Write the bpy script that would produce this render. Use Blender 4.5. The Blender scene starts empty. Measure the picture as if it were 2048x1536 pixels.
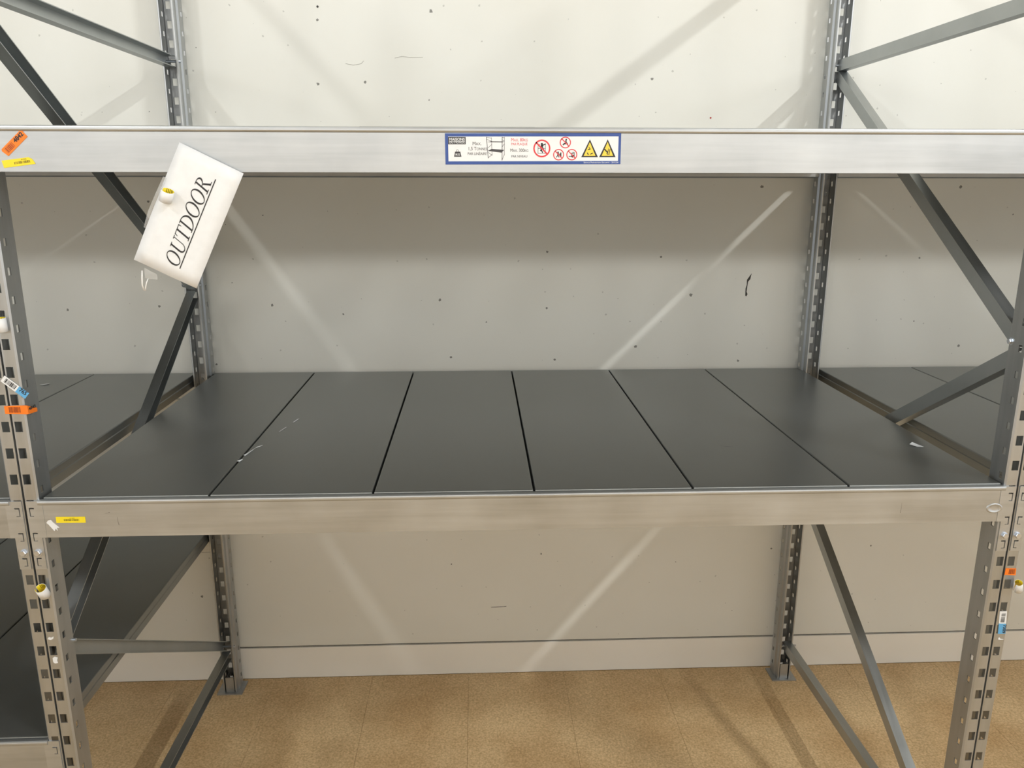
import bpy, bmesh, math, random
from mathutils import Vector, Matrix
random.seed(7)
scene = bpy.context.scene
COL = scene.collection

# ------------------------------------------------------------------ camera
YAW, PITCH, ROLL = math.radians(2.492), math.radians(13.979), math.radians(0.067)
F = Vector((math.sin(YAW) * math.cos(PITCH), math.cos(YAW) * math.cos(PITCH), -math.sin(PITCH)))
Rt = Vector((math.cos(YAW), -math.sin(YAW), 0))
Up = Rt.cross(F)
A = math.cos(ROLL) * Rt + math.sin(ROLL) * Up
B = -math.sin(ROLL) * Rt + math.cos(ROLL) * Up
cam_data = bpy.data.cameras.new('camera')
cam_data.sensor_width = 36.0
cam_data.lens = 36.0 * 1600.24 / 2048.0
cam_data.clip_start = 0.05
cam = bpy.data.objects.new('camera', cam_data)
COL.objects.link(cam)
cam.matrix_world = Matrix(((A.x, B.x, -F.x, 0.8246), (A.y, B.y, -F.y, -1.4437),
                           (A.z, B.z, -F.z, 1.6675), (0, 0, 0, 1)))
scene.camera = cam

# ------------------------------------------------------------------ world, lamps, exposure
world = bpy.data.worlds.new('world')
scene.world = world
world.use_nodes = True
bg = world.node_tree.nodes['Background']
bg.inputs['Color'].default_value = (0.94, 0.98, 1.03, 1)
bg.inputs['Strength'].default_value = 1.4

def tube_lamp(name, loc, target, sx, sy, power, color=(0.99, 1.0, 0.99)):
    """ceiling tube fitting: long side runs front to back (along y) and the face leans towards target"""
    d = bpy.data.lights.new(name, 'AREA')
    d.shape = 'RECTANGLE'
    d.size, d.size_y = sx, sy
    d.energy = power
    d.color = color
    o = bpy.data.objects.new(name, d)
    COL.objects.link(o)
    z = (Vector(loc) - Vector(target)).normalized()     # lamp shines along -z
    ya = Vector((0, 1, 0))
    if abs(z.y) < 0.95:
        ya = (ya - z * ya.dot(z)).normalized() if target[1] != loc[1] else ya
    x = ya.cross(z).normalized()
    ya = z.cross(x)
    M = Matrix((x, ya, z)).transposed().to_4x4()
    M.translation = loc
    o.matrix_world = M
    return o

LZ = 5.2
# near pairs of tubes left and right of the bay: the long side is parallel to the frames
tube_lamp('ceiling_tube', (5.36, -3.8, LZ), (1.0, -3.8, 1.6), 0.10, 1.3, 145)
tube_lamp('ceiling_tube', (-2.42, -3.8, LZ), (1.0, -3.8, 1.6), 0.22, 1.3, 58)
tube_lamp('ceiling_tube', (-7.0, -3.8, LZ), (1.0, -3.8, 1.6), 0.22, 1.3, 18)
tube_lamp('ceiling_tube', (9.4, -3.8, LZ), (1.0, -3.8, 1.6), 0.22, 1.3, 18)
# the far end of the hall: rows of tubes that reach in under the upper shelf
for i in range(6):
    tube_lamp('ceiling_tube', (-9 + 4.0 * i, -15.0, LZ), (1.0, 1.0, 1.2), 1.2, 0.8, 85, (1.0, 0.98, 0.94))

vs = scene.view_settings
vs.view_transform = 'Standard'
vs.look = 'None'
vs.exposure = 0.47
vs.gamma = 1.0
vs.use_curve_mapping = False

# ------------------------------------------------------------------ materials
def new_mat(name):
    m = bpy.data.materials.new(name)
    m.use_nodes = True
    nt = m.node_tree
    p = nt.nodes['Principled BSDF']
    return m, nt, p

def N(nt, kind, **kw):
    n = nt.nodes.new(kind)
    for k, v in kw.items():
        if hasattr(n, k):
            setattr(n, k, v)
        else:
            n.inputs[k].default_value = v
    return n

def plain(name, col, rough=0.5, metal=0.0, alpha=1.0):
    m, nt, p = new_mat(name)
    no = N(nt, 'ShaderNodeTexNoise', Scale=60.0, Detail=3.0)
    tc = N(nt, 'ShaderNodeTexCoord')
    nt.links.new(tc.outputs['Object'], no.inputs['Vector'])
    mx = N(nt, 'ShaderNodeMixRGB', blend_type='MULTIPLY')
    mx.inputs['Fac'].default_value = 0.12
    mx.inputs['Color1'].default_value = (*col, 1)
    nt.links.new(no.outputs['Fac'], mx.inputs['Color2'])
    nt.links.new(mx.outputs['Color'], p.inputs['Base Color'])
    p.inputs['Roughness'].default_value = rough
    p.inputs['Metallic'].default_value = metal
    p.inputs['Alpha'].default_value = alpha
    return m

def galvanised(name, stretch, lo, hi, r0, r1, metal=0.9, bump=0.02):
    m, nt, p = new_mat(name)
    L = nt.links.new
    tc = N(nt, 'ShaderNodeTexCoord')
    mp = N(nt, 'ShaderNodeMapping')
    mp.inputs['Scale'].default_value = stretch
    L(tc.outputs['Object'], mp.inputs['Vector'])
    streak = N(nt, 'ShaderNodeTexNoise', Scale=1.0, Detail=5.0, Roughness=0.6)
    L(mp.outputs['Vector'], streak.inputs['Vector'])
    cloud = N(nt, 'ShaderNodeTexNoise', Scale=7.0, Detail=4.0)
    L(tc.outputs['Object'], cloud.inputs['Vector'])
    mx = N(nt, 'ShaderNodeMath', operation='ADD')
    L(streak.outputs['Fac'], mx.inputs[0])
    L(cloud.outputs['Fac'], mx.inputs[1])
    hf = N(nt, 'ShaderNodeMath', operation='MULTIPLY')
    L(mx.outputs[0], hf.inputs[0]); hf.inputs[1].default_value = 0.5
    cr = N(nt, 'ShaderNodeValToRGB')
    cr.color_ramp.elements[0].position = 0.32
    cr.color_ramp.elements[0].color = (*lo, 1)
    cr.color_ramp.elements[1].position = 0.68
    cr.color_ramp.elements[1].color = (*hi, 1)
    L(hf.outputs[0], cr.inputs['Fac'])
    L(cr.outputs['Color'], p.inputs['Base Color'])
    rr = N(nt, 'ShaderNodeMapRange')
    rr.inputs['From Min'].default_value = 0.3
    rr.inputs['From Max'].default_value = 0.7
    rr.inputs['To Min'].default_value = r0
    rr.inputs['To Max'].default_value = r1
    L(hf.outputs[0], rr.inputs['Value'])
    L(rr.outputs['Result'], p.inputs['Roughness'])
    p.inputs['Metallic'].default_value = metal
    bp_ = N(nt, 'ShaderNodeBump', Strength=bump, Distance=0.002)
    L(cloud.outputs['Fac'], bp_.inputs['Height'])
    L(bp_.outputs['Normal'], p.inputs['Normal'])
    return m

M_BEAM = galvanised('galvanised_beam', (2.5, 60, 60), (0.39, 0.41, 0.425), (0.56, 0.585, 0.60), 0.36, 0.50)
M_UPR = galvanised('galvanised_upright', (60, 60, 3), (0.38, 0.395, 0.40), (0.49, 0.505, 0.51), 0.34, 0.48)
M_BRACE = galvanised('galvanised_brace', (50, 4, 4), (0.36, 0.385, 0.39), (0.48, 0.505, 0.51), 0.32, 0.46)
M_PANEL = galvanised('grey_sheet_steel', (3, 2, 3), (0.265, 0.28, 0.275), (0.31, 0.325, 0.32), 0.30, 0.40, 0.85, 0.01)
M_BOLT = plain('zinc_bolt', (0.62, 0.66, 0.72), 0.28, 0.9)
M_PAPER = plain('white_paper', (0.83, 0.855, 0.87), 0.55)
M_INK = plain('black_ink', (0.02, 0.02, 0.022), 0.5)
M_BLUE = plain('blue_ink', (0.035, 0.085, 0.32), 0.4)
M_RED = plain('red_ink', (0.72, 0.05, 0.06), 0.4)
M_GREYINK = plain('grey_ink', (0.06, 0.06, 0.065), 0.5)
M_WARN = plain('warning_yellow', (0.86, 0.66, 0.07), 0.4)
M_ORANGE = plain('orange_sticker', (0.95, 0.22, 0.012), 0.5)
M_ORINK = plain('brown_print', (0.22, 0.035, 0.004), 0.5)
M_YEL = plain('yellow_sticker', (0.92, 0.74, 0.02), 0.45)
M_YINK = plain('olive_print', (0.16, 0.12, 0.01), 0.5)
M_SKY = plain('light_blue_print', (0.12, 0.42, 0.75), 0.45)
M_FILM = plain('clear_plastic_film', (0.92, 0.93, 0.92), 0.12, 0.0, 0.22)
M_SCUFF_SHADE = plain('dark_scuff_shade', (0.05, 0.045, 0.04), 0.8)  # scuffs, and the painted shade behind the baseboard gap
M_REDDOT = plain('red_speck', (0.45, 0.03, 0.03), 0.6)

def wall_material(name, col, specks=True):
    m, nt, p = new_mat(name)
    L = nt.links.new
    tc = N(nt, 'ShaderNodeTexCoord')
    big = N(nt, 'ShaderNodeTexNoise', Scale=1.7, Detail=4.0)
    L(tc.outputs['Object'], big.inputs['Vector'])
    cr = N(nt, 'ShaderNodeValToRGB')
    cr.color_ramp.elements[0].position = 0.3
    cr.color_ramp.elements[0].color = (col[0] * 0.95, col[1] * 0.94, col[2] * 0.92, 1)
    cr.color_ramp.elements[1].position = 0.65
    cr.color_ramp.elements[1].color = (*col, 1)
    L(big.outputs['Fac'], cr.inputs['Fac'])
    last = cr.outputs['Color']
    if specks:
        sp = N(nt, 'ShaderNodeSeparateXYZ')
        L(tc.outputs['Object'], sp.inputs[0])
        cb = N(nt, 'ShaderNodeCombineXYZ')
        L(sp.outputs['X'], cb.inputs['X']); L(sp.outputs['Z'], cb.inputs['Y'])
        for sc, thr, keep, fac in ((6.0, 0.028, 0.45, 0.75), (11.0, 0.034, 0.6, 0.3)):
            v = N(nt, 'ShaderNodeTexVoronoi', voronoi_dimensions='2D', Scale=sc)
            # a little wobble so the specks are not round
            wob = N(nt, 'ShaderNodeTexNoise', Scale=170.0)
            L(cb.outputs[0], wob.inputs['Vector'])
            wv = N(nt, 'ShaderNodeVectorMath', operation='MULTIPLY_ADD')
            wv.inputs[1].default_value = (0.006, 0.006, 0)
            L(wob.outputs['Color'], wv.inputs[0]); L(cb.outputs[0], wv.inputs[2])
            L(wv.outputs[0], v.inputs['Vector'])
            sx = N(nt, 'ShaderNodeSeparateXYZ')
            L(v.outputs['Color'], sx.inputs[0])
            th = N(nt, 'ShaderNodeMath', operation='MULTIPLY')
            L(sx.outputs['Y'], th.inputs[0]); th.inputs[1].default_value = thr
            lt = N(nt, 'ShaderNodeMath', operation='LESS_THAN')
            L(v.outputs['Distance'], lt.inputs[0]); L(th.outputs[0], lt.inputs[1])
            kp = N(nt, 'ShaderNodeMath', operation='LESS_THAN')
            L(sx.outputs['X'], kp.inputs[0]); kp.inputs[1].default_value = keep
            an = N(nt, 'ShaderNodeMath', operation='MULTIPLY')
            L(lt.outputs[0], an.inputs[0]); L(kp.outputs[0], an.inputs[1])
            fc = N(nt, 'ShaderNodeMath', operation='MULTIPLY')
            L(an.outputs[0], fc.inputs[0]); fc.inputs[1].default_value = fac
            mx = N(nt, 'ShaderNodeMixRGB')
            L(fc.outputs[0], mx.inputs['Fac']); L(last, mx.inputs['Color1'])
            mx.inputs['Color2'].default_value = (0.06, 0.055, 0.045, 1)
            last = mx.outputs['Color']
    L(last, p.inputs['Base Color'])
    p.inputs['Roughness'].default_value = 0.55
    fine = N(nt, 'ShaderNodeTexNoise', Scale=26.0, Detail=5.0)
    L(tc.outputs['Object'], fine.inputs['Vector'])
    b = N(nt, 'ShaderNodeBump', Strength=0.10, Distance=0.004)
    L(fine.outputs['Fac'], b.inputs['Height'])
    L(b.outputs['Normal'], p.inputs['Normal'])
    return m

M_LOW = plain('added_partition', (0.90, 0.88, 0.83), 0.7)  # pale board of the added wall behind the camera
M_CEIL = plain('ceiling_paint', (0.50, 0.50, 0.48), 0.8)
M_WALL = wall_material('painted_wall', (0.80, 0.80, 0.745))
M_BASE = wall_material('painted_baseboard', (0.93, 0.91, 0.85), False)

def floor_material():
    m, nt, p = new_mat('speckled_tan_tile')
    L = nt.links.new
    tc = N(nt, 'ShaderNodeTexCoord')
    ge = N(nt, 'ShaderNodeNewGeometry')
    n1 = N(nt, 'ShaderNodeTexNoise', Scale=150.0, Detail=4.0, Roughness=0.7)
    L(ge.outputs['Position'], n1.inputs['Vector'])
    n2 = N(nt, 'ShaderNodeTexNoise', Scale=4.0, Detail=5.0)
    L(ge.outputs['Position'], n2.inputs['Vector'])
    cr = N(nt, 'ShaderNodeValToRGB')
    e = cr.color_ramp.elements
    e[0].position = 0.34; e[0].color = (0.54, 0.365, 0.175, 1)
    e[1].position = 0.66; e[1].color = (0.88, 0.65, 0.37, 1)
    L(n1.outputs['Fac'], cr.inputs['Fac'])
    mx = N(nt, 'ShaderNodeMixRGB', blend_type='MULTIPLY')
    c2 = N(nt, 'ShaderNodeValToRGB')
    c2.color_ramp.elements[0].position = 0.3
    c2.color_ramp.elements[0].color = (0.74, 0.66, 0.56, 1)
    c2.color_ramp.elements[1].position = 0.62
    c2.color_ramp.elements[1].color = (1, 1, 1, 1)
    L(n2.outputs['Fac'], c2.inputs['Fac'])
    mx.inputs['Fac'].default_value = 0.9
    L(cr.outputs['Color'], mx.inputs['Color1']); L(c2.outputs['Color'], mx.inputs['Color2'])
    L(mx.outputs['Color'], p.inputs['Base Color'])
    p.inputs['Roughness'].default_value = 0.5
    return m
M_FLOOR = floor_material()
M_JOINT = plain('tile_joint', (0.20, 0.13, 0.06), 0.8)

# ------------------------------------------------------------------ mesh helpers
def obj(name, me, mat=None, parent=None, loc=None, rot=None):
    o = bpy.data.objects.new(name, me)
    COL.objects.link(o)
    if mat is not None and me is not None and not me.materials:
        me.materials.append(mat)
    if parent is not None:
        o.parent = parent
    if loc is not None:
        o.location = loc
    if rot is not None:
        o.rotation_euler = rot
    return o

def tag(o, label=None, cat=None, group=None, kind=None):
    if label: o['label'] = label
    if cat: o['category'] = cat
    if group: o['group'] = group
    if kind: o['kind'] = kind
    return o

def pydata(name, v, f, smooth=False):
    me = bpy.data.meshes.new(name)
    me.from_pydata([tuple(p) for p in v], [], f)
    me.update()
    if smooth:
        me.polygons.foreach_set('use_smooth', [True] * len(me.polygons))
    return me

def box_mesh(name, x0, x1, y0, y1, z0, z1, bevel=0.0, seg=2):
    bm = bmesh.new()
    bmesh.ops.create_cube(bm, size=1.0)
    for v in bm.verts:
        v.co = Vector((x0 + (v.co.x + .5) * (x1 - x0), y0 + (v.co.y + .5) * (y1 - y0), z0 + (v.co.z + .5) * (z1 - z0)))
    if bevel:
        bmesh.ops.bevel(bm, geom=bm.edges[:], offset=bevel, segments=seg, affect='EDGES')
    me = bpy.data.meshes.new(name)
    bm.to_mesh(me); bm.free()
    return me

def extrude_poly(name, pts, axis, a, b):
    """closed polygon pts in the plane across `axis`, extruded from a to b"""
    def mk(p, t):
        return {'x': (t, p[0], p[1]), 'y': (p[0], t, p[1]), 'z': (p[0], p[1], t)}[axis]
    n = len(pts)
    v = [mk(p, a) for p in pts] + [mk(p, b) for p in pts]
    f = [(i, (i + 1) % n, n + (i + 1) % n, n + i) for i in range(n)]
    f += [tuple(range(n - 1, -1, -1)), tuple(range(n, 2 * n))]
    me = pydata(name, v, f)
    bm = bmesh.new(); bm.from_mesh(me)
    bmesh.ops.recalc_face_normals(bm, faces=bm.faces[:])
    bm.to_mesh(me); bm.free()
    return me

def solidify(o, t, offset=-1):
    m = o.modifiers.new('thickness', 'SOLIDIFY')
    m.thickness = t; m.offset = offset
    return o

# ------------------------------------------------------------------ the setting
FLOOR_X = (-9.0, 11.0)
WALL_Y = 1.065
FZ = -0.012         # floor level
BB = 0.106
wall = tag(obj('wall_back', box_mesh('wall_back', FLOOR_X[0], FLOOR_X[1], WALL_Y, WALL_Y + 0.15, BB + 0.006, 6.0), M_WALL), kind='structure')
back = tag(obj('gap_shade_backing', box_mesh('gap_shade_backing', FLOOR_X[0], FLOOR_X[1], WALL_Y + 0.008, WALL_Y + 0.15, FZ, BB + 0.006), M_SCUFF_SHADE), kind='structure')  # near-black backing: shade of the gap over the baseboard put into colour
base = tag(obj('baseboard_back', box_mesh('baseboard_back', FLOOR_X[0], FLOOR_X[1], WALL_Y - 0.002, WALL_Y + 0.008, FZ, BB, 0.001, 1), M_BASE), kind='structure')
floor = tag(obj('floor', box_mesh('floor', FLOOR_X[0], FLOOR_X[1], -16.0, WALL_Y + 0.15, FZ - 0.10, FZ - 0.0025), M_FLOOR), kind='structure')
T = 0.3365
TX0 = 0.4445 - 6 * T
tile_me = box_mesh('tile', 0.0003, T - 0.0003, 0.0003, T - 0.0003, -0.0025, 0.0, 0.0003, 1)
for i in range(14):
    for j in range(5):
        obj('tile', tile_me, M_FLOOR, floor, (TX0 + i * T, WALL_Y - 0.003 - (j + 1) * T, FZ))
# added wall behind the camera, unseen: blocks low far light, bounces the rest
tag(obj('added_wall_front', box_mesh('added_wall_front', FLOOR_X[0], FLOOR_X[1], -7.1, -7.0, FZ, 3.05), M_LOW), kind='structure')
tag(obj('ceiling', box_mesh('ceiling', FLOOR_X[0], FLOOR_X[1], -16.0, WALL_Y + 0.15, 5.6, 5.7), M_CEIL), kind='structure')  # out of view, added to hold back world light from above

# ------------------------------------------------------------------ rack: shared meshes
FW = 0.050          # upright width
DEPTH = 1.04        # from front face of the front upright to the back face of the rear one
PITCH_Z = 0.0512
UD = 0.056          # upright depth
H = 2.75

def upright_mesh():
    half = [(0.0, 0.010), (0.0024, 0.010), (0.0034, 0.0), (0.0050, 0.0), (0.0185, 0.0), (0.0232, 0.0),
            (0.0250, 0.0018), (0.0250, 0.0100), (0.0250, 0.0195), (0.0250, 0.033), (0.0205, 0.039), (0.0205, 0.054), (0.0195, 0.056), (0.0172, 0.056)]
    prof = [(-x, y) for x, y in reversed(half[1:])] + half
    c = len(half) - 1
    zs = [FZ + 0.004]
    k0 = 0.724 - 14 * PITCH_Z   # lowest hole
    kind = []
    z = k0
    while z < H - 0.03:
        if z - 0.010 > zs[-1] + 0.002:
            pass
        for (a, b, t) in ((z - 0.0100, z + 0.0100, 'h'), (z + 0.0186, z + 0.0326, 's')):
            if a > zs[-1]:
                zs.append(a); kind.append('')
                zs.append(b); kind.append(t)
        z += PITCH_Z
    zs.append(H); kind.append('')
    n = len(prof)
    v = [(x, y, zz) for zz in zs for (x, y) in prof]
    f = []
    hole = {c + 3, c - 4}
    slot = {c + 7, c - 8}
    for r in range(len(zs) - 1):
        for s in range(n - 1):
            if kind[r] == 'h' and s in hole: continue
            if kind[r] == 's' and s in slot: continue
            a = r * n + s
            f.append((a, a + 1, a + n + 1, a + n))
    return pydata('upright', v, f)

UPR = upright_mesh()

def foot_mesh():
    bm = bmesh.new()
    def bx(x0, x1, y0, y1, z0, z1):
        r = bmesh.ops.create_cube(bm, size=1.0)
        for q in r['verts']:
            q.co = Vector((x0 + (q.co.x + .5) * (x1 - x0), y0 + (q.co.y + .5) * (y1 - y0), z0 + (q.co.z + .5) * (z1 - z0)))
    bx(-0.042, 0.042, -0.006, 0.068, FZ, FZ + 0.004)
    bx(-0.0135, 0.0135, 0.052, 0.055, FZ + 0.004, FZ + 0.058)
    bx(-0.0135, -0.0115, 0.012, 0.052, FZ + 0.004, FZ + 0.052)
    bx(0.0115, 0.0135, 0.012, 0.052, FZ + 0.004, FZ + 0.052)
    me = bpy.data.meshes.new('foot_plate')
    bm.to_mesh(me); bm.free()
    return me
FOOT = foot_mesh()

def hexbolt_mesh(name, r, hh, shank_r, length, axis):
    """head at the origin pointing to -axis, shank the other way"""
    bm = bmesh.new()
    rings = [(r * 0.86, -hh), (r, -hh * 0.8), (r, 0.0), (r * 1.25, 0.0), (r * 1.25, 0.0012), (shank_r, 0.0012), (shank_r, length)]
    n = 12
    rows = []
    for rad, t in rings:
        row = []
        for i in range(n):
            a = math.tau * i / n
            k = rad
            if rad in (r, r * 0.86) and i % 2:
                k = rad * math.cos(math.pi / 6)
            p = (t, k * math.cos(a), k * math.sin(a))
            row.append(bm.verts.new(p if axis == 'x' else (p[1], p[0], p[2])))
        rows.append(row)
    for a, b in zip(rows, rows[1:]):
        for i in range(n):
            bm.faces.new((a[i], a[(i + 1) % n], b[(i + 1) % n], b[i]))
    bm.faces.new(rows[0]); bm.faces.new(rows[-1])
    bmesh.ops.recalc_face_normals(bm, faces=bm.faces[:])
    me = bpy.data.meshes.new(name)
    bm.to_mesh(me); bm.free()
    return me
BOLT_Y = hexbolt_mesh('bolt', 0.0062, 0.0052, 0.0035, 0.004, 'y')
BOLT_X = hexbolt_mesh('bolt', 0.0062, 0.005, 0.0036, 0.052, 'x')

def brace_mesh(a, b):
    """C channel in the plane of the frame; web on the -x side, open towards +x. a, b are (y, z)"""
    hw, d, t = 0.0155, 0.0125, 0.002
    sec = [(-d, -hw), (d, -hw), (d, -hw + t), (-d + t, -hw + t), (-d + t, hw - t), (d, hw - t), (d, hw), (-d, hw)]
    va = Vector((0, *a)); vb = Vector((0, *b))
    u = (vb - va).normalized()
    n = Vector((0, -u.z, u.y))
    v = []
    for e in (va, vb):
        for sx, sn in sec:
            v.append(Vector((sx, 0, 0)) + e + n * sn)
    k = len(sec)
    f = [(i, (i + 1) % k, k + (i + 1) % k, k + i) for i in range(k)]
    f += [(0, 1, 2, 3), (0, 3, 4, 7), (4, 5, 6, 7)]
    f += [tuple(k + i for i in q) for q in ((3, 2, 1, 0), (7, 4, 3, 0), (7, 6, 5, 4))]
    me = pydata('brace', v, f)
    bm = bmesh.new(); bm.from_mesh(me)
    bmesh.ops.recalc_face_normals(bm, faces=bm.faces[:])
    bm.to_mesh(me); bm.free()
    return me

YF, YR = 0.050, DEPTH - 0.050
ZIG_FRONT = [((YF - .004, 1.998), (YR + .004, 2.002)), ((YF, 1.972), (YR, 1.376)), ((YR, 1.347), (YF, 0.766)),
             ((YF, 0.752), (YR, 0.162)), ((YF - .004, 0.128), (YR + .004, 0.128)), ((YF - .004, 2.47), (YR + .004, 2.43))]
ZIG_REAR = [((YF - .004, 2.004), (YR + .004, 2.004)), ((YR, 1.976), (YF, 1.372)), ((YF, 1.344), (YR, 0.775)),
            ((YR, 0.712), (YF, 0.152)), ((YF - .004, 0.119), (YR + .004, 0.116)), ((YF - .004, 2.48), (YR + .004, 2.43))]

def frame(rack, xc, zig, rear_dx=0.0):
    for front in (True, False):
        u = obj('upright', UPR, M_UPR, rack, (xc if front else xc + rear_dx, 0 if front else DEPTH, 0), (0, 0, 0 if front else math.pi))
        solidify(u, 0.0022, 1)
        obj('foot_plate', FOOT, M_UPR, u)
    ends = []
    for a, b in zig:
        br = obj('brace', brace_mesh(a, b), M_BRACE, rack, (xc, 0, 0))
        for e in (a, b):
            y = 0.051 if e[0] < 0.5 else DEPTH - 0.051
            if all(abs(y - q[0]) + abs(e[1] - q[1]) > 0.05 for q in ends):
                ends.append((y, e[1]))
                obj('bolt', BOLT_X, M_BOLT, br, (-0.0227, y, e[1]))

def beam_section(h=0.0755):
    return [(0.0, -h), (0.0, -0.0098), (-0.0020, -0.0086), (-0.0030, -0.0064), (-0.0030, -0.0036), (-0.0022, -0.0012),
            (0.0, 0.0), (0.0072, 0.0), (0.0092, -0.0015), (0.0105, -0.0355), (0.040, -0.0355), (0.040, -h + 0.004), (0.036, -h)]

BEAM_FACE = -0.0042
def beam_mesh(length):
    return extrude_poly('beam', [(y, z) for y, z in beam_section()], 'x', 0.0, length)

def connector_mesh(right):
    """end plate that hooks into one half of the upright's face; local x = 0 at the upright's inner edge,
    running outwards (negative x for the left end)"""
    # the hooks: a slit on top and a slit on one side of each pressed tab
    s = -1
    tabs = [-0.0145, -0.0650, -0.1165]
    xs = [0.009, 0.0, -0.0070, -0.0090, -0.0145, -0.0163, -0.0212]
    zs = [0.001]
    cells = {}
    zc = [-0.0015]
    for t in tabs:
        for d in (0.0, -0.0028, -0.0162, -0.0174):
            zc.append(t + d)
    zc += [-0.0755, -0.1400]
    zc = sorted(set(zc), reverse=True)
    v, f = [], []
    for z in zc:
        for x in xs:
            v.append((x if not right else -x, 0.0, z))
    nx = len(xs)
    for r in range(len(zc) - 1):
        zm = (zc[r] + zc[r + 1]) / 2
        for c in range(nx - 1):
            xm = (xs[c] + xs[c + 1]) / 2
            cut = False
            for t in tabs:
                if t - 0.0028 < zm < t and -0.0163 < xm < -0.0070: cut = True       # top slit
                if t - 0.0174 < zm < t and -0.0163 < xm < -0.0145: cut = True       # side slit
                if t - 0.0174 < zm < t - 0.0162 and -0.0163 < xm < -0.0090: cut = True
            if zm < -0.075 and xm > 0.0: cut = True
            if cut: continue
            a = r * nx + c
            f.append((a, a + 1, a + nx + 1, a + nx))
    me = pydata('end_connector', v, f)
    bm = bmesh.new(); bm.from_mesh(me)
    bmesh.ops.recalc_face_normals(bm, faces=bm.faces[:])
    for fc in bm.faces:
        if fc.normal.y > 0: fc.normal_flip()
    bmesh.ops.delete(bm, geom=[q for q in bm.verts if not q.link_faces], context='VERTS')
    bm.to_mesh(me); bm.free()
    return me
CONN_L, CONN_R = connector_mesh(False), connector_mesh(True)

def panel_mesh(w, length):
    """folded steel shelf: top sheet, side flanges with a small step, closed ends; open underneath"""
    h, g = 0.0380, 0.0018
    side = [(0.012, -h), (0.0022, -h), (0.0, -h + 0.0012), (0.0, -0.0185), (0.0017, -0.0165), (0.0017, -0.0022), (0.0023, -0.0006), (0.0039, 0.0)]
    prof = side + [(w - x, z) for x, z in reversed(side)]
    n = len(prof)
    ys = [0.0, 0.0006, 0.0022, length - 0.0022, length - 0.0006, length]
    dz = [-0.0022, -0.0006, 0.0, 0.0, -0.0006, -0.0022]
    v = []
    for y, d in zip(ys, dz):
        for x, z in prof:
            v.append((x, y, min(z, d)))
    f = []
    for r in range(len(ys) - 1):
        for s in range(n - 1):
            a = r * n + s
            f.append((a, a + 1, a + n + 1, a + n))
    f.append(tuple(range(1, n - 1))[::1])
    o = (len(ys) - 1) * n
    f.append(tuple(o + i for i in range(n - 2, 0, -1)))
    me = pydata('shelf_panel', v, f)
    bm = bmesh.new(); bm.from_mesh(me)
    bmesh.ops.recalc_face_normals(bm, faces=bm.faces[:])
    bm.to_mesh(me); bm.free()
    return me

BAY = 1.862
XL0 = 0.0                     # inner edge of the left upright
BEAM = beam_mesh(BAY + 0.0035)
PANEL_Y0, PANEL_Y1 = 0.0062, DEPTH - 0.0062
NP = 6
PW = (BAY - 0.002) / NP
PANEL = panel_mesh(PW - 0.0008, PANEL_Y1 - PANEL_Y0)

def level(rack, x0, zdeck, bolts=True):
    zt = zdeck - (0.0025 if zdeck < 1.5 else 0.0008)
    for front in (True, False):
        b = obj('beam', BEAM, M_BEAM, rack)
        if front:
            b.location = (x0 - 0.003, BEAM_FACE, zt)
        else:
            b.location = (x0 + BAY + 0.0005, DEPTH - BEAM_FACE, zt)
            b.rotation_euler = (0, 0, math.pi)
        L = BAY + 0.0035
        for me, lx in ((CONN_L, -0.001), (CONN_R, L + 0.001)):
            c = obj('end_connector', me, M_BEAM, b, (lx, -0.0007, 0.0))
            solidify(c, 0.0032, -1)
            sx = -1 if me is CONN_L else 1
            obj('bolt', BOLT_Y, M_BOLT, b, (lx + sx * 0.0118, -0.0012, -0.1055))
    for k in range(NP):
        obj('shelf_panel', PANEL, M_PANEL, rack, (x0 + 0.001 + k * PW + 0.0004, PANEL_Y0 + random.uniform(-.0006, .0006), zdeck + random.uniform(-.0006, .0004)))

def rack_thing(label, loc):
    e = bpy.data.objects.new('storage_rack', None)
    COL.objects.link(e)
    e.empty_display_size = 0.1
    return tag(e, label, 'storage rack')

Z1, Z2, ZLOW = 1.095, 1.7645, 0.575
XCL, XCR = -0.029, BAY + 0.0265
STEP = XCR - XCL
r_mid = rack_thing('galvanised steel rack bay in the middle with a six-panel grey shelf', (0, 0, 0))
frame(r_mid, XCL, ZIG_FRONT, 0.002)
frame(r_mid, XCR, ZIG_REAR, -0.006)
level(r_mid, 0.0, Z1)
level(r_mid, 0.0, Z2)
r_left = rack_thing('galvanised rack bay cut off at the left edge, with an extra low shelf', (0, 0, 0))
frame(r_left, XCL - STEP, ZIG_FRONT)
for z in (ZLOW, Z1, Z2):
    level(r_left, -STEP, z)
r_right = rack_thing('galvanised rack bay cut off at the right edge, open below its grey shelf', (0, 0, 0))
frame(r_right, XCR + STEP, ZIG_REAR)
for z in (Z1, Z2):
    level(r_right, STEP, z)

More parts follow.
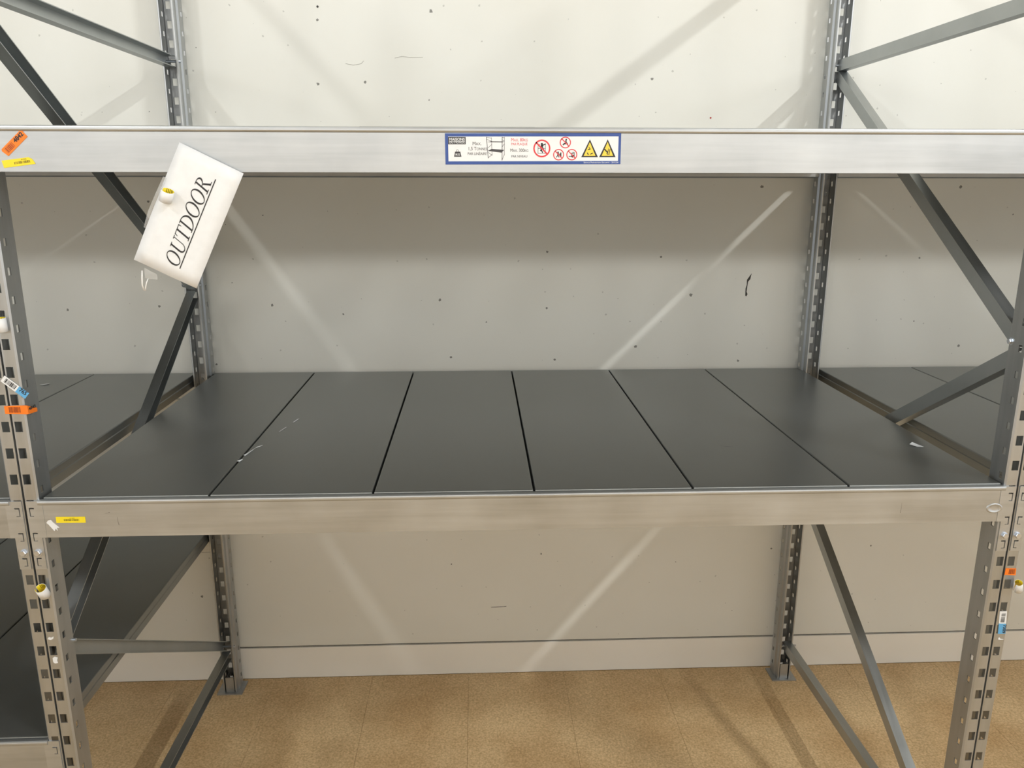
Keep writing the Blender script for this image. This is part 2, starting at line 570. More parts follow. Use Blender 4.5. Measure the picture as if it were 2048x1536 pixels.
# pressed oval on the right end of the middle bay's shelf beam
def dome_mesh(name, rx, rz, h, n=20):
    v, f = [], []
    rings = [(1.0, 0.0), (0.93, 0.7), (0.84, 1.0), (0.72, 0.75), (0.58, 0.2), (0.3, 0.1)]
    for s, k in rings:
        for i in range(n):
            a = math.tau * i / n
            v.append((rx * s * math.cos(a), -h * k, rz * s * math.sin(a)))
    for r in range(len(rings) - 1):
        for i in range(n):
            f.append((r * n + i, r * n + (i + 1) % n, (r + 1) * n + (i + 1) % n, (r + 1) * n + i))
    f.append(tuple((len(rings) - 1) * n + i for i in range(n)))
    return pydata(name, v, f, True)
def beam_scratch(x, z, dx, dz, w):
    me = pydata('scratch', [(px, BEAM_FACE - 0.0001, pz) for px, pz in (lambda p: p)([(x - w, z), (x + w, z), (x + dx + w * .6, z + dz * .5), (x + dx + w * .3, z + dz), (x + dx - w * .3, z + dz), (x + dx - w, z + dz * .5)])], [(0, 1, 2, 3, 4, 5)])
    obj('scratch', me, M_SCRATCH, r_mid)
M_SCRATCH = galvanised('scratched_zinc', (30, 30, 30), (0.20, 0.20, 0.19), (0.32, 0.32, 0.31), 0.5, 0.6)
beam_scratch(0.1415, 1.0400, -0.0015, 0.0170, 0.0006)
beam_scratch(1.6560, 1.0385, 0.0010, 0.0220, 0.0005)
beam_scratch(0.1180, 1.0640, 0.0080, 0.0030, 0.0016)
obj('pressed_oval', dome_mesh('pressed_oval', 0.0170, 0.0105, 0.0016), M_BEAM, r_mid, (1.846, BEAM_FACE, 1.0455))

# ------------------------------------------------------------------ flat print helpers (local x right, y up, z towards the viewer)
def basis(origin, right, up=None):
    """matrix of a flat thing whose face looks towards -Y; right given as (dx, dz) in the wall plane"""
    r = Vector((right[0], 0, right[1])).normalized()
    nrm = Vector((0, -1, 0))
    u = nrm.cross(r)
    M = Matrix((r, u, nrm)).transposed().to_4x4()
    M.translation = Vector(origin)
    return M

def flat(name, polys, t, z0=0.0):
    """polygons in local xy, extruded from z0 to z0 + t"""
    v, f = [], []
    for p in polys:
        n = len(p); o = len(v)
        v += [(x, y, z0 + t) for x, y in p] + [(x, y, z0) for x, y in p]
        area = sum(p[i][0] * p[(i + 1) % n][1] - p[(i + 1) % n][0] * p[i][1] for i in range(n))
        idx = list(range(n)) if area > 0 else list(range(n - 1, -1, -1))
        f.append(tuple(o + i for i in idx))
        f.append(tuple(o + n + i for i in reversed(idx)))
        for q in range(n):
            a, b = idx[q], idx[(q + 1) % n]
            f.append((o + a, o + n + a, o + n + b, o + b))
    return pydata(name, v, f)

def rect(x0, y0, x1, y1): return [(x0, y0), (x1, y0), (x1, y1), (x0, y1)]
def rot2(p, a, c=(0, 0)):
    s, k = math.sin(a), math.cos(a)
    return [(c[0] + k * x - s * y, c[1] + s * x + k * y) for x, y in p]
def line(x0, y0, x1, y1, w):
    d = math.hypot(x1 - x0, y1 - y0)
    nx, ny = -(y1 - y0) / d * w / 2, (x1 - x0) / d * w / 2
    return [(x0 + nx, y0 + ny), (x0 - nx, y0 - ny), (x1 - nx, y1 - ny), (x1 + nx, y1 + ny)]
def disc(cx, cy, rx, ry=None, n=20, a0=0.0):
    ry = ry or rx
    return [(cx + rx * math.cos(a0 + math.tau * i / n), cy + ry * math.sin(a0 + math.tau * i / n)) for i in range(n)]
def strip(outer, inner, closed=True):
    n = len(outer); q = []
    for i in range(n if closed else n - 1):
        j = (i + 1) % n
        q.append([outer[i], outer[j], inner[j], inner[i]])
    return q
def ring(cx, cy, r, w, n=28):
    return strip(disc(cx, cy, r, n=n), disc(cx, cy, r - w, n=n))

def text_mesh(body, size, x, y, z, align='LEFT', width=None, small_caps=False, bold=0.0, rot=0.0):
    cu = bpy.data.curves.new('lettering', 'FONT')
    cu.body = body
    cu.size = size
    cu.align_x = align
    cu.fill_mode = 'BOTH'
    cu.extrude = 0.00006
    cu.resolution_u = 3
    cu.offset = bold
    if small_caps:
        cu.small_caps_scale = 0.78
        for ch in cu.body_format:
            ch.use_small_caps = True
    ob = bpy.data.objects.new('lettering', cu)
    COL.objects.link(ob)
    bpy.context.view_layer.update()
    me = bpy.data.meshes.new_from_object(ob.evaluated_get(bpy.context.evaluated_depsgraph_get()))
    bpy.data.objects.remove(ob)
    if width:
        xs = [q.co.x for q in me.vertices]
        k = width / (max(xs) - min(xs))
        me.transform(Matrix.Scale(k, 4, (1, 0, 0)))
    me.transform(Matrix.Translation((x, y, z)) @ Matrix.Rotation(rot, 4, 'Z'))
    me.materials.clear()
    me.name = 'lettering'
    return me

def barcode_polys(x0, y0, x1, y1, n=16, seed=1, upright=True):
    rnd = random.Random(seed)
    out = []; t = 0.0
    seq = []
    while len(seq) < n:
        seq.append((rnd.choice((1, 1, 2, 3)), rnd.choice((1, 1, 2))))
    tot = sum(a + b for a, b in seq)
    for a, b in seq:
        s0, s1 = t / tot, (t + a) / tot
        if upright: out.append(rect(x0 + (x1 - x0) * s0, y0, x0 + (x1 - x0) * s1, y1))
        else: out.append(rect(x0, y0 + (y1 - y0) * s0, x1, y0 + (y1 - y0) * s1))
        t += a + b
    return out

def sheet(name, polys, mat, label, cat, M, t=0.0004, group=None):
    o = obj(name, flat(name, polys, t), mat)
    o.matrix_world = M
    tag(o, label, cat, group)
    return o

FACE = BEAM_FACE - 0.0002     # where stickers lie on the beam faces

# ------------------------------------------------------------------ load limit sign on the upper beam
SW, SH = 0.3045, 0.0515
Msign = basis((0.7717, FACE, 1.7015), (1, 0.0045))
sign = sheet('load_limit_sign', [rect(0, 0, SW, SH)], M_PAPER,
             'blue-bordered white load limit sign on the upper beam', 'sign', Msign, 0.0006)
zt = 0.0006
b_ = 0.0052
obj('border', flat('border', [rect(0, SH - b_, SW, SH), rect(0, 0, SW, b_), rect(0, b_, b_, SH - b_), rect(SW - b_ * .85, b_, SW, SH - b_)], 0.0001, zt), M_BLUE, sign)
# scale: the sign measured 1885 x 325 units in its close view
k = SW / 1885.0
def S(x, y): return ((x - 60) * k, SH - (y - 97) * SH / 330.0)
def srect(x0, y0, x1, y1):
    a, b = S(x0, y1), S(x1, y0)
    return rect(a[0], a[1], b[0], b[1])
obj('logo_plate', flat('logo_plate', [srect(92, 135, 280, 213)], 0.0001, zt), M_GREYINK, sign)
def slab(body, size, x, y, mat, width=None, caps=False, align='LEFT', bold=0.0, dz=0.00012, name='lettering'):
    p = S(x, y)
    return obj(name, text_mesh(body, size, p[0], p[1], zt + dz, align, width, caps, bold), mat, sign)
slab('MAISONS', 0.0062, 104, 173, M_PAPER, 163 * k, bold=0.00012, dz=0.00022)
slab('DU MONDE', 0.0048, 104, 202, M_PAPER, 163 * k, dz=0.00022)
obj('rule', flat('rule', [srect(104, 178, 270, 181), srect(95, 228, 280, 231)], 0.0001, zt + 0.0001), M_PAPER, sign)
slab('Max.', 0.0082, 350, 222, M_GREYINK, 92 * k, True)
slab('1,5 Tonnes', 0.0082, 302, 276, M_GREYINK, 195 * k, True)
slab('PAR LINÉAIRE', 0.0062, 297, 326, M_GREYINK, 203 * k)
slab('Max. 80kg', 0.0078, 762, 182, M_RED, 176 * k, True)
slab('PAR PLAQUE', 0.0058, 764, 223, M_RED, 172 * k)
slab('Max. 300kg', 0.0078, 752, 294, M_GREYINK, 192 * k, True)
slab('PAR NIVEAU', 0.0058, 764, 354, M_GREYINK, 170 * k)
slab('Service Prévention Sécurité - 2015.04', 0.0036, 1545, 417, M_PAPER, 375 * k, True)
# kilogram weight
wt = [S(152, 345), S(232, 345), S(220, 290), S(165, 290)]
obj('weight_symbol', flat('weight_symbol', [wt] + ring(*S(190, 282), 0.0022, 0.0006, 16), 0.0001, zt), M_GREYINK, sign)
slab('KG', 0.0046, 168, 331, M_PAPER, 46 * k, bold=0.0001, dz=0.00022)
# little drawing of the rack
dr = []
def sl(x0, y0, x1, y1, w=5): dr.append(line(*S(x0, y0), *S(x1, y1), w * k))
for p in ((500, 135, 518, 362, 6), (553, 140, 560, 330, 4), (668, 135, 665, 385, 6), (692, 135, 690, 330, 4),
          (500, 140, 553, 148, 4), (668, 140, 694, 146, 4), (502, 160, 553, 180, 4), (518, 250, 556, 215, 4), (520, 300, 560, 330, 4), (520, 355, 560, 320, 4),
          (668, 165, 692, 180, 4), (668, 240, 690, 210, 4), (666, 380, 690, 320, 4)): sl(*p)
dr.append([S(505, 190), S(550, 181), S(694, 183), S(668, 193)])
dr.append([S(512, 283), S(556, 262), S(690, 272), S(660, 302)])
obj('rack_drawing', flat('rack_drawing', dr, 0.0001, zt), M_GREYINK, sign)
def prohibition(cx, cy, r, figs):
    c = S(cx, cy); R = r * k
    fg = [[S(cx + x * r, cy + y * r) for x, y in q] for q in figs]
    obj('figure', flat('figure', fg, 0.0001, zt), M_INK, sign)
    s = 0.7071 * (R - 0.0004)
    obj('prohibition_ring', flat('prohibition_ring', ring(*c, R, R * 0.17) + [line(c[0] - s, c[1] + s, c[0] + s, c[1] - s, R * 0.17)], 0.0001, zt + 0.0001), M_RED, sign)
def L_(x0, y0, x1, y1, w): return line(x0, y0, x1, y1, w)
climb = [disc(0.0, -0.52, 0.13), L_(0.0, -0.42, 0.02, -0.1, 0.26), L_(-0.02, -0.32, 0.42, -0.5, 0.12), L_(0.0, -0.1, -0.15, 0.3, 0.14), L_(-0.1, 0.1, 0.1, 0.5, 0.13), L_(0.05, -0.1, 0.25, 0.2, 0.13),
         L_(-0.45, -0.5, -0.45, 0.6, 0.05), L_(0.42, -0.6, 0.42, 0.6, 0.05), L_(-0.45, 0.0, 0.42, 0.0, 0.06), L_(-0.45, 0.55, 0.42, 0.55, 0.05), L_(-0.45, -0.45, -0.2, -0.45, 0.05)]
prohibition(1093, 258, 92, climb)
ride = [disc(0.15, -0.52, 0.14), L_(0.1, -0.4, 0.1, 0.1, 0.22), L_(0.1, 0.1, -0.3, 0.2, 0.16), L_(-0.5, 0.38, 0.3, 0.2, 0.12), L_(0.1, -0.2, 0.5, 0.35, 0.1), L_(-0.3, 0.2, -0.35, 0.5, 0.12)]
prohibition(1345, 195, 60, ride)
push = [disc(-0.1, -0.45, 0.13), L_(-0.1, -0.35, -0.15, 0.15, 0.24), L_(-0.1, -0.2, 0.3, -0.05, 0.12), L_(-0.15, 0.15, -0.45, 0.5, 0.13), L_(-0.1, 0.15, 0.1, 0.5, 0.13), rect(0.28, -0.4, 0.5, 0.45)]
prohibition(1274, 325, 59, push)
truck = [L_(-0.55, 0.3, 0.0, 0.3, 0.12), L_(0.0, -0.35, 0.0, 0.4, 0.12), rect(0.0, 0.0, 0.5, 0.35), L_(0.1, -0.4, 0.45, -0.4, 0.1), L_(0.45, -0.4, 0.5, 0.0, 0.1), disc(0.1, 0.42, 0.12), disc(0.42, 0.42, 0.12), disc(0.22, -0.2, 0.12)]
prohibition(1416, 325, 59, truck)
def warning(x0, x1, figs):
    xm = (x0 + x1) / 2
    tri = [S(x0, 352), S(x1, 352), S(xm, 162)]
    inner = [S(x0 + 26, 339), S(x1 - 26, 339), S(xm, 190)]
    obj('warning_triangle', flat('warning_triangle', [tri], 0.0001, zt), M_INK, sign)
    obj('warning_field', flat('warning_field', [inner], 0.0001, zt + 0.0001), M_WARN, sign)
    obj('figure', flat('figure', [[S(xm + x * 90, 290 + y * 90) for x, y in q] for q in figs], 0.0001, zt + 0.0002), M_INK, sign)
warning(1518, 1699, [L_(-0.1, -0.5, 0.0, -0.35, 0.08), L_(-0.2, -0.2, 0.1, -0.3, 0.12), L_(-0.3, 0.15, -0.15, 0.4, 0.12), [(0.05, 0.4), (0.35, 0.3), (0.4, 0.15), (0.15, 0.22)]])
warning(1712, 1890, [L_(-0.02, 0.45, 0.1, -0.35, 0.05), L_(0.2, 0.45, 0.32, -0.3, 0.05)] + [L_(0.0 + 0.03 * i, 0.35 - 0.14 * i, 0.24 + 0.02 * i, 0.35 - 0.14 * i, 0.05) for i in range(5)] + [disc(-0.3, -0.2, 0.09), L_(-0.25, -0.12, 0.0, 0.1, 0.16), L_(0.0, 0.1, -0.1, 0.3, 0.08)])

# ------------------------------------------------------------------ OUTDOOR paper sign
PO = Vector((0.3302, -0.0125, 1.4896))
PM = basis(PO, (0.0972, 0.1962))
PL, PWD = 0.2190, 0.1145
def paper_mesh():
    n, m_ = 10, 6
    v, f = [], []
    for j in range(m_ + 1):
        for i in range(n + 1):
            x, y = PL * i / n, PWD * j / m_
            bulge = 0.0022 * math.sin(math.pi * i / n) * (0.4 + 0.6 * j / m_) - 0.0008 * math.cos(j * 1.3)
            v.append((x, y, bulge))
    w = n + 1
    for j in range(m_):
        for i in range(n):
            a = j * w + i
            f.append((a, a + 1, a + w + 1, a + w))
    return pydata('paper_sign', v, f, True)
paper = obj('paper_sign', paper_mesh(), M_PAPER)
paper.matrix_world = PM
solidify(paper, 0.0006, -1)
tag(paper, 'white paper sign reading OUTDOOR hung askew over the upper beam', 'sign')
def glyphs():
    def er(cx, cy, rx, ry, ix, iy, a0=0.0, a1=math.tau, n=28, icx=None):
        icx = cx if icx is None else icx
        o = [(cx + rx * math.cos(a0 + (a1 - a0) * i / n), cy + ry * math.sin(a0 + (a1 - a0) * i / n)) for i in range(n + 1)]
        q = [(icx + ix * math.cos(a0 + (a1 - a0) * i / n), cy + iy * math.sin(a0 + (a1 - a0) * i / n)) for i in range(n + 1)]
        return strip(o, q, False)
    h = math.pi / 2
    O = er(.43, .5, .43, .525, .305, .475)
    U = [rect(.11, .31, .23, .99), rect(0, .955, .34, 1), rect(.69, .31, .74, .99), rect(.58, .955, .86, 1)] + er(.4275, .31, .3125, .335, .23, .27, math.pi, 2 * math.pi, 20, .46)
    Tt = [rect(0, .955, .74, 1), [(0, 1), (-.01, .77), (.02, .77), (.07, .96)], [(.74, 1), (.75, .77), (.72, .77), (.67, .96)], rect(.31, .02, .435, .97), rect(.2, 0, .54, .045)]
    D = [rect(.13, .02, .25, .98), rect(.02, .955, .30, 1), rect(.02, 0, .30, .045)] + er(.24, .5, .63, .5, .50, .452, -h, h, 22)
    Rr = [rect(.13, .02, .25, .98), rect(.02, .955, .30, 1), rect(.02, 0, .36, .045)] + er(.24, .745, .42, .255, .295, .212, -h, h, 18) + [[(.35, .50), (.47, .50), (.80, .02), (.66, .02)], rect(.63, 0, .92, .045)]
    return [(O, .95), (U, .92), (Tt, .80), (D, .96), (O, .95), (O, .95), (Rr, .9)]
polys = []
cur = 0.0
seqg = glyphs()
tot = sum(a for _, a in seqg)
cap = 0.0255
kx = 0.163 / (tot * cap)
for g, adv in seqg:
    for p in g:
        polys.append([(0.0195 + ((x + cur) * kx + 0.28 * (y - 0.15)) * cap, 0.0415 + y * cap) for x, y in p])
    cur += adv
def drape(me):
    for v in me.vertices:
        i, j = v.co.x / PL, v.co.y / PWD
        v.co.z += 0.0022 * math.sin(math.pi * i) * (0.4 + 0.6 * j) - 0.0008 * math.cos(j * 6 * 1.3)
    return me
obj('lettering', drape(flat('lettering', polys, 0.0001, 0.0003)), M_INK, paper)
obj('underline', drape(flat('underline', [rect(0.0202 + 0.0169 * i, 0.0370, 0.0202 + 0.0169 * (i + 1), 0.0387) for i in range(10)], 0.0001, 0.0003)), M_INK, paper)
# clear film: the remains of the sleeve on the lower left and along the left edge
def ribbon(name, pts, w, parent, mat, side=(1, 0, 0)):
    v, f = [], []
    s = Vector(side) * (w / 2)
    for p in pts:
        v += [Vector(p) - s, Vector(p) + s]
    for i in range(len(pts) - 1):
        f.append((2 * i, 2 * i + 1, 2 * i + 3, 2 * i + 2))
    o = obj(name, pydata(name, v, f, True), mat, parent)
    solidify(o, 0.0003, 0)
    return o
M_FILMW = plain('plastic_glint', (0.92, 0.92, 0.90), 0.2, 0.0, 0.85)  # whiter, less clear film: its reflection is painted into the colour
inv = PM.inverted()
def PW_(x, z, y=-0.0125): return inv @ Vector((x, y, z))
dirx = (inv.to_3x3() @ Vector((1, 0, 0)))
ribbon('plastic_strip', [PW_(0.2395, 1.5215), PW_(0.2392, 1.510, -0.015), PW_(0.2385, 1.497, -0.016), PW_(0.2395, 1.4865, -0.013)], 0.0026, paper, M_FILMW, dirx)
ribbon('plastic_strip', [PW_(0.2485, 1.5075), PW_(0.2465, 1.501, -0.016), PW_(0.2435, 1.492, -0.015), PW_(0.2412, 1.4855, -0.0125)], 0.0022, paper, M_FILMW, dirx)
cr_v = []
for j in range(4):
    for i in range(6):
        x = 0.2440 + 0.0042 * i; z = 1.5265 - 0.0024 * i - 0.0062 * j * (1 - 0.1 * i)
        cr_v.append(PW_(x, z, -0.0125 - 0.0022 * random.random()))
obj('plastic_crumple', pydata('plastic_crumple', cr_v, [(j * 6 + i, j * 6 + i + 1, (j + 1) * 6 + i + 1, (j + 1) * 6 + i) for j in range(3) for i in range(5)]), M_FILM, paper)
ribbon('plastic_strip', [(0.06, PWD + 0.001, 0.001), (0.09, PWD + 0.0035, 0.002), (0.125, PWD + 0.002, 0.003), (0.155, PWD + 0.0008, 0.002)], 0.006, paper, M_FILM, (0, 1, 0))

# ------------------------------------------------------------------ curled tags (white outside, printed yellow inside)
def curled_tag(M, r, h, a0, a1, label, group=None, taper=0.0, flap=0.0):
    n = 20
    def shell(rad, zz, name):
        v, f = [], []
        for i in range(n + 1):
            a = a0 + (a1 - a0) * i / n
            rr = rad * (1 + 0.10 * i / n)
            for t in (0.0, 0.5, 1.0):
                q = rr * (1 + taper * t)
                v.append((q * math.cos(a), h * t, q * math.sin(a)))
        for i in range(n):
            for t in range(2):
                a = i * 3 + t
                f.append((a, a + 3, a + 4, a + 1))
        return pydata(name, v, f, True)
    o = obj('curled_tag', shell(r, 0, 'curled_tag'), M_PAPER)
    o.matrix_world = M
    solidify(o, 0.0003, 0)
    tag(o, label, 'tag', group)
    i_ = obj('printed_inside', shell(r - 0.0005, 0, 'printed_inside'), M_YEL, o)
    solidify(i_, 0.0002, 0)
    # barcode bars run up the inside
    v, f = [], []
    for q in range(5):
        a = a0 + (a1 - a0) * (0.14 + 0.05 * q)
        rr = (r - 0.0009) * (1 + 0.10 * (0.14 + 0.05 * q))
        o4 = len(v)
        for da, t in ((-.05, .55), (.05, .55), (.05, .98), (-.05, .98)):
            s = rr * (1 + taper * t)
            v.append((s * math.cos(a + da), h * t, s * math.sin(a + da)))
        f.append((o4, o4 + 1, o4 + 2, o4 + 3))
    b = obj('barcode', pydata('barcode', v, f), M_YINK, o)
    solidify(b, 0.0002, 0)
    return o
def tag_matrix(origin, axis):
    """local y = the tag's axis (dx, dz) in the wall plane, local z towards the viewer"""
    y = Vector((axis[0], axis[2] if len(axis) > 2 else 0, axis[1])).normalized()
    z = Vector((0, -1, 0)); z = (z - y * z.dot(y)).normalized()
    x = y.cross(z)
    M = Matrix((x, y, z)).transposed().to_4x4(); M.translation = Vector(origin)
    return M
rad = math.radians
curled_tag(tag_matrix((0.2960, -0.0235, 1.6400), (0.42, 0.9, -0.30)), 0.0098, 0.0200, rad(-170), rad(165),
           'small curled white tag with yellow inside stuck to the paper sign')
curled_tag(tag_matrix((-0.0130, -0.0075, 0.8985), (0.05, 1, -0.62)), 0.0092, 0.0270, rad(-170), rad(165),
           'curled white tag with yellow inside on the left upright below the shelf')
curled_tag(tag_matrix((1.9195, -0.0085, 0.8680), (-0.42, 1, -0.50)), 0.0085, 0.0260, rad(-170), rad(165),
           'curled white tag with yellow inside under the orange sticker on the right upright', taper=-0.18)
curled_tag(tag_matrix((-0.0160, -0.0090, 1.4145), (0.0, 1, -0.05)), 0.0088, 0.0245, rad(-170), rad(165),
           'white tag rolled round the left upright above the blue barcode sticker')

# ------------------------------------------------------------------ stickers
def sticker_print(o, polys, mat, name='barcode', z=0.0004):
    return obj(name, flat(name, polys, 0.0001, z), mat, o)

# orange 4842 on the upper beam
Ms = basis((0.0344, FACE, 1.7122), (0.0376, 0.0332))
o = sheet('barcode_sticker', [[(0.002, 0), (0.050, 0), (0.0505, 0.012), (0.0485, 0.0148), (0.002, 0.0148), (0, 0.012)]], M_ORANGE,
          'orange sticker printed 4842 slanting on the upper beam', 'sticker', Ms)
sticker_print(o, barcode_polys(0.006, 0.003, 0.0235, 0.012, 15, 3), M_ORINK)
obj('lettering', text_mesh('4842', 0.0098, 0.0275, 0.0062, 0.0005, 'LEFT', 0.0205, bold=0.0004), M_INK, o)
# yellow on the upper beam
Ms = basis((0.0259, FACE, 1.6942), (0.0531, 0.0068))
o = sheet('barcode_sticker', [[(0, 0), (0.0535, 0), (0.0500, 0.0085), (0.0445, 0.0122), (-0.001, 0.0122)]], M_YEL,
          'yellow barcode sticker with a peeling corner on the upper beam', 'sticker', Ms)
sticker_print(o, barcode_polys(0.019, 0.0035, 0.046, 0.0075, 18, 5), M_YINK)
obj('lettering', text_mesh('01905', 0.0030, 0.0315, 0.0088, 0.0005, 'LEFT', 0.009), M_YINK, o)
# yellow on the shelf beam
Ms = basis((0.0262, FACE, 1.0467), (1, -0.010))
o = sheet('barcode_sticker', [rect(0, 0, 0.0542, 0.0122)], M_YEL,
          'straight yellow barcode sticker on the left end of the shelf beam', 'sticker', Ms)
sticker_print(o, barcode_polys(0.0145, 0.0038, 0.0435, 0.0075, 18, 6), M_YINK)
obj('lettering', text_mesh('01302', 0.0028, 0.0255, 0.0084, 0.0005, 'LEFT', 0.009), M_YINK, o)
# torn white scrap beside it
Ms = basis((0.0081, FACE, 1.0472), (1, 0))
o = sheet('torn_label', [[(-.0006, 0.0), (0.0035, 0.0048), (0.0085, 0.0060), (0.0118, 0.001), (0.0225, -0.0100), (0.0175, -0.0105), (0.0185, -0.0165), (0.0150, -0.0120), (0.0125, -0.0172), (0.0030, -0.0035)]], M_PAPER,
          'torn scrap of white label on the left end of the shelf beam', 'sticker', Ms, 0.0003)
# white and blue sticker slanting over the left upright
UF = -0.0024
Ms = basis((-0.035, UF - 0.0006, 1.3215), (0.0420, -0.0365))
o = sheet('barcode_sticker', [rect(-0.002, 0, 0.0285, 0.0135)], M_PAPER,
          'white and blue barcode sticker slanting across the left upright', 'sticker', Ms)
o2 = obj('blue_end', flat('blue_end', [rect(0.0285, 0, 0.0490, 0.0135)], 0.0004), M_SKY, o)
sticker_print(o, barcode_polys(0.003, 0.0025, 0.0265, 0.0112, 13, 8), M_INK)
obj('lettering', text_mesh('765', 0.0105, 0.0320, 0.0058, 0.0005, 'LEFT', 0.0140, bold=0.0003), M_INK, o)
# orange sticker wrapped round the left upright's corner
def wrapped(pts, zb, zt_, name):
    v, f = [], []
    for i, (x, y) in enumerate(pts):
        v += [(x, y, zb[i]), (x, y, zt_[i])]
    for i in range(len(pts) - 1):
        f.append((2 * i, 2 * i + 2, 2 * i + 3, 2 * i + 1))
    return pydata(name, v, f)
e_ = 0.0027
wp = [(-0.0375, -e_), (-0.0200, -e_), (0.0010, -e_), (0.0028, -e_ + 0.0016), (0.0030, 0.012), (0.0026, 0.0295)]
o = obj('barcode_sticker', wrapped(wp, [1.2610, 1.2607, 1.2600, 1.2598, 1.2585, 1.2565], [1.2757, 1.2764, 1.2768, 1.2760, 1.2700, 1.2635], 'barcode_sticker'), M_ORANGE)
solidify(o, 0.0004, 0)
tag(o, 'orange sticker wrapped round the corner of the left upright', 'sticker')
bp_ = []
for p in barcode_polys(-0.0295, 1.2635, -0.0085, 1.2740, 15, 9):
    bp_.append(p)
v, f = [], []
for p in bp_:
    q = len(v); v += [(x, -e_ - 0.0004, z) for x, z in p]; f.append((q, q + 1, q + 2, q + 3))
obj('barcode', pydata('barcode', v, f), M_ORINK, o)
tm = text_mesh('4842', 0.0075, 0.0, 0.0, 0.0, 'LEFT', 0.024, bold=0.0003)
tm.transform(Matrix(((0, 0, 1, 0.0034), (1, 0, 0, 0.0015), (0, 1, 0, 1.2662), (0, 0, 0, 1))))
obj('lettering', tm, M_INK, o)
# right upright: orange
Ms = basis((1.8905, UF, 0.8985), (1, -0.01))
o = sheet('barcode_sticker', [[(0, 0), (0.0235, -0.001), (0.0225, 0.0142), (0.0005, 0.0148)]], M_ORANGE,
          'small orange sticker on the right upright below the beam end', 'sticker', Ms)
sticker_print(o, barcode_polys(0.008, 0.002, 0.0215, 0.0125, 11, 11), M_ORINK)
# right upright: white and blue upright sticker
Ms = basis((1.8972, UF, 0.7640), (1, 0.0))
o = sheet('barcode_sticker', [[(-0.0015, 0.0245), (0.0140, 0.0235), (0.0115, 0.0520), (-0.0035, 0.0522)]], M_PAPER,
          'white and blue barcode sticker standing upright on the right upright', 'sticker', Ms)
obj('blue_end', flat('blue_end', [[(0.0, 0.0), (0.0160, 0.0005), (0.0140, 0.0235), (-0.0015, 0.0245)]], 0.0004), M_SKY, o)
sticker_print(o, barcode_polys(0.0010, 0.0270, 0.0095, 0.0485, 13, 12, False), M_INK)
obj('lettering', text_mesh('7309', 0.0090, 0.0088, 0.0215, 0.0005, 'LEFT', 0.0195, bold=0.0003, rot=-math.pi / 2), M_INK, o)
# scraps of torn label
def scrap(name, pts, M, label, mat=None):
    return sheet(name, [pts], mat or M_PAPER, label, 'scrap', M, 0.0004)
scrap('label_scrap', [(0, 0.004), (0.002, 0.006), (0.005, 0.002), (0.012, 0.0012), (0.011, 0.0), (0.001, 0.0)], basis((1.8995, UF, 0.7505), (1, 0)),
      'white scrap of label under the blue sticker on the right upright')
scrap('label_scrap', [(0, 0.0), (0.003, 0.0045), (0.007, 0.0030), (0.012, 0.0055), (0.011, 0.001), (0.006, -0.002)], basis((-0.0245, UF, 0.8010), (1, 0)),
      'white torn scrap between two holes low on the left upright')
scrap('label_scrap', [(0, 0.0), (0.0, 0.009), (0.004, 0.012), (0.010, 0.010), (0.008, 0.004), (0.009, -0.002), (0.003, -0.003)], basis((-0.0205, UF, 0.7500), (1, 0)),
      'pale label remnant below a black hole low on the left upright')
scrap('label_scrap', [(0, 0.002), (0.003, 0.006), (0.006, 0.003), (0.011, 0.006), (0.008, -0.001), (0.003, -0.003)], basis((-0.0205, UF, 0.8935), (1, 0)),
      'tiny white remnant just below the curled tag on the left upright')

# paper scraps on the shelves (lying flat)
def floor_scrap(pts, z, label, mat=None):
    v = [(x, y, z + (0.0006 if i % 2 else 0.0022)) for i, (x, y) in enumerate(pts)]
    o = obj('paper_scrap', pydata('paper_scrap', v, [tuple(range(len(pts)))]), mat or M_PAPER)
    solidify(o, 0.0004, 0)
    return tag(o, label, 'scrap')
floor_scrap([(1.8010, 0.2440), (1.8070, 0.2530), (1.8150, 0.2590), (1.8210, 0.2480), (1.8230, 0.2250), (1.8120, 0.2320)], Z1 + 0.0003, 'torn white scrap of paper lying near the right end of the shelf')
floor_scrap([(0.3110, 0.1900), (0.3165, 0.1905), (0.3205, 0.2010), (0.3160, 0.2060)], Z1 + 0.0003, 'tiny beige flake beside the first gap of the shelf')
floor_scrap([(0.3140, 0.2280), (0.3180, 0.2290), (0.3270, 0.2760), (0.3370, 0.3000), (0.3290, 0.2850), (0.3170, 0.2450)], Z1 + 0.0003, 'thin pale shred of tape along the first gap of the shelf')
floor_scrap([(-0.4600, 0.8900), (-0.4500, 0.9080), (-0.4380, 0.9060), (-0.4480, 0.8860)], Z1 + 0.0003, 'small pale scrap on the shelf of the left bay')
def scuff_on_panel(pts, name, mat, z=Z1 + 0.0004):
    v = [(x, y, z) for x, y in pts]
    o = obj(name, pydata(name, v, [tuple(range(len(pts)))]), mat, r_mid)
    return o
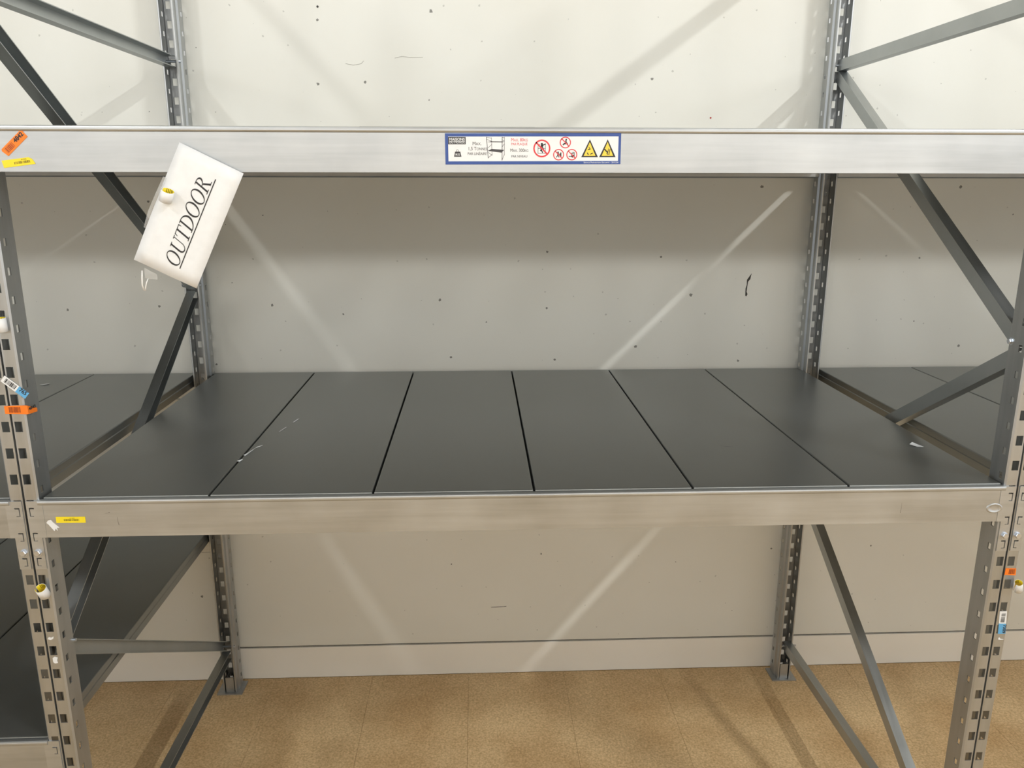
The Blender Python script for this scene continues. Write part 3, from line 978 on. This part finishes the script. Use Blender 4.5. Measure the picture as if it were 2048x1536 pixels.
scuff_on_panel([(0.3480, 0.4020), (0.3510, 0.4060), (0.3590, 0.4420), (0.3560, 0.4400)], 'scuff_mark', M_PAPER)
scuff_on_panel([(0.3640, 0.4800), (0.3680, 0.4830), (0.3740, 0.5130), (0.3700, 0.5110)], 'scuff_mark', M_PAPER)
scuff_on_panel([(1.3640, 0.2620), (1.3810, 0.2520), (1.4000, 0.2490), (1.3820, 0.2505)], 'scuff_mark', M_SCUFF_SHADE)

# ------------------------------------------------------------------ marks on the wall
def wall_mark(name, pts, mat):
    v = [(x, WALL_Y - 0.0006, z) for x, z in pts]
    v2 = [(x, WALL_Y, z) for x, z in pts]
    n = len(pts)
    me = pydata(name, v + v2, [tuple(range(n)), tuple(range(2 * n - 1, n - 1, -1))] + [(i, n + i, n + (i + 1) % n, (i + 1) % n) for i in range(n)])
    return obj(name, me, mat, wall)
wall_mark('scuff_mark', [(1.6935, 1.3965), (1.6880, 1.3885), (1.6795, 1.3760), (1.6800, 1.3600), (1.6770, 1.3480), (1.6775, 1.3260), (1.6810, 1.3230),
                         (1.6845, 1.3300), (1.6810, 1.3380), (1.6822, 1.3560), (1.6835, 1.3700), (1.6900, 1.3780), (1.6915, 1.3880)], M_SCUFF_SHADE)
wall_mark('red_spot', disc(1.5327, 1.8642, 0.0028, n=8), M_REDDOT)
wall_mark('nail_hole', disc(0.3745, 2.1626, 0.0034, n=7), M_SCUFF_SHADE)
wall_mark('scratch', [(0.905, 0.2470), (0.915, 0.2480), (0.915, 0.2462), (0.880, 0.2440), (0.862, 0.2440), (0.862, 0.2452)], M_SCUFF_SHADE)
def crack(pts, w=0.0012):
    for (x0, z0), (x1, z1) in zip(pts, pts[1:]):
        wall_mark('hairline_crack', line(x0, z0, x1, z1, w), M_CRACK)
M_CRACK = plain('hairline_grey', (0.42, 0.41, 0.36), 0.7)
crack([(0.447, 2.010), (0.470, 2.006), (0.492, 2.010), (0.500, 2.018)])
crack([(0.590, 2.026), (0.612, 2.031), (0.635, 2.028), (0.672, 2.029)])
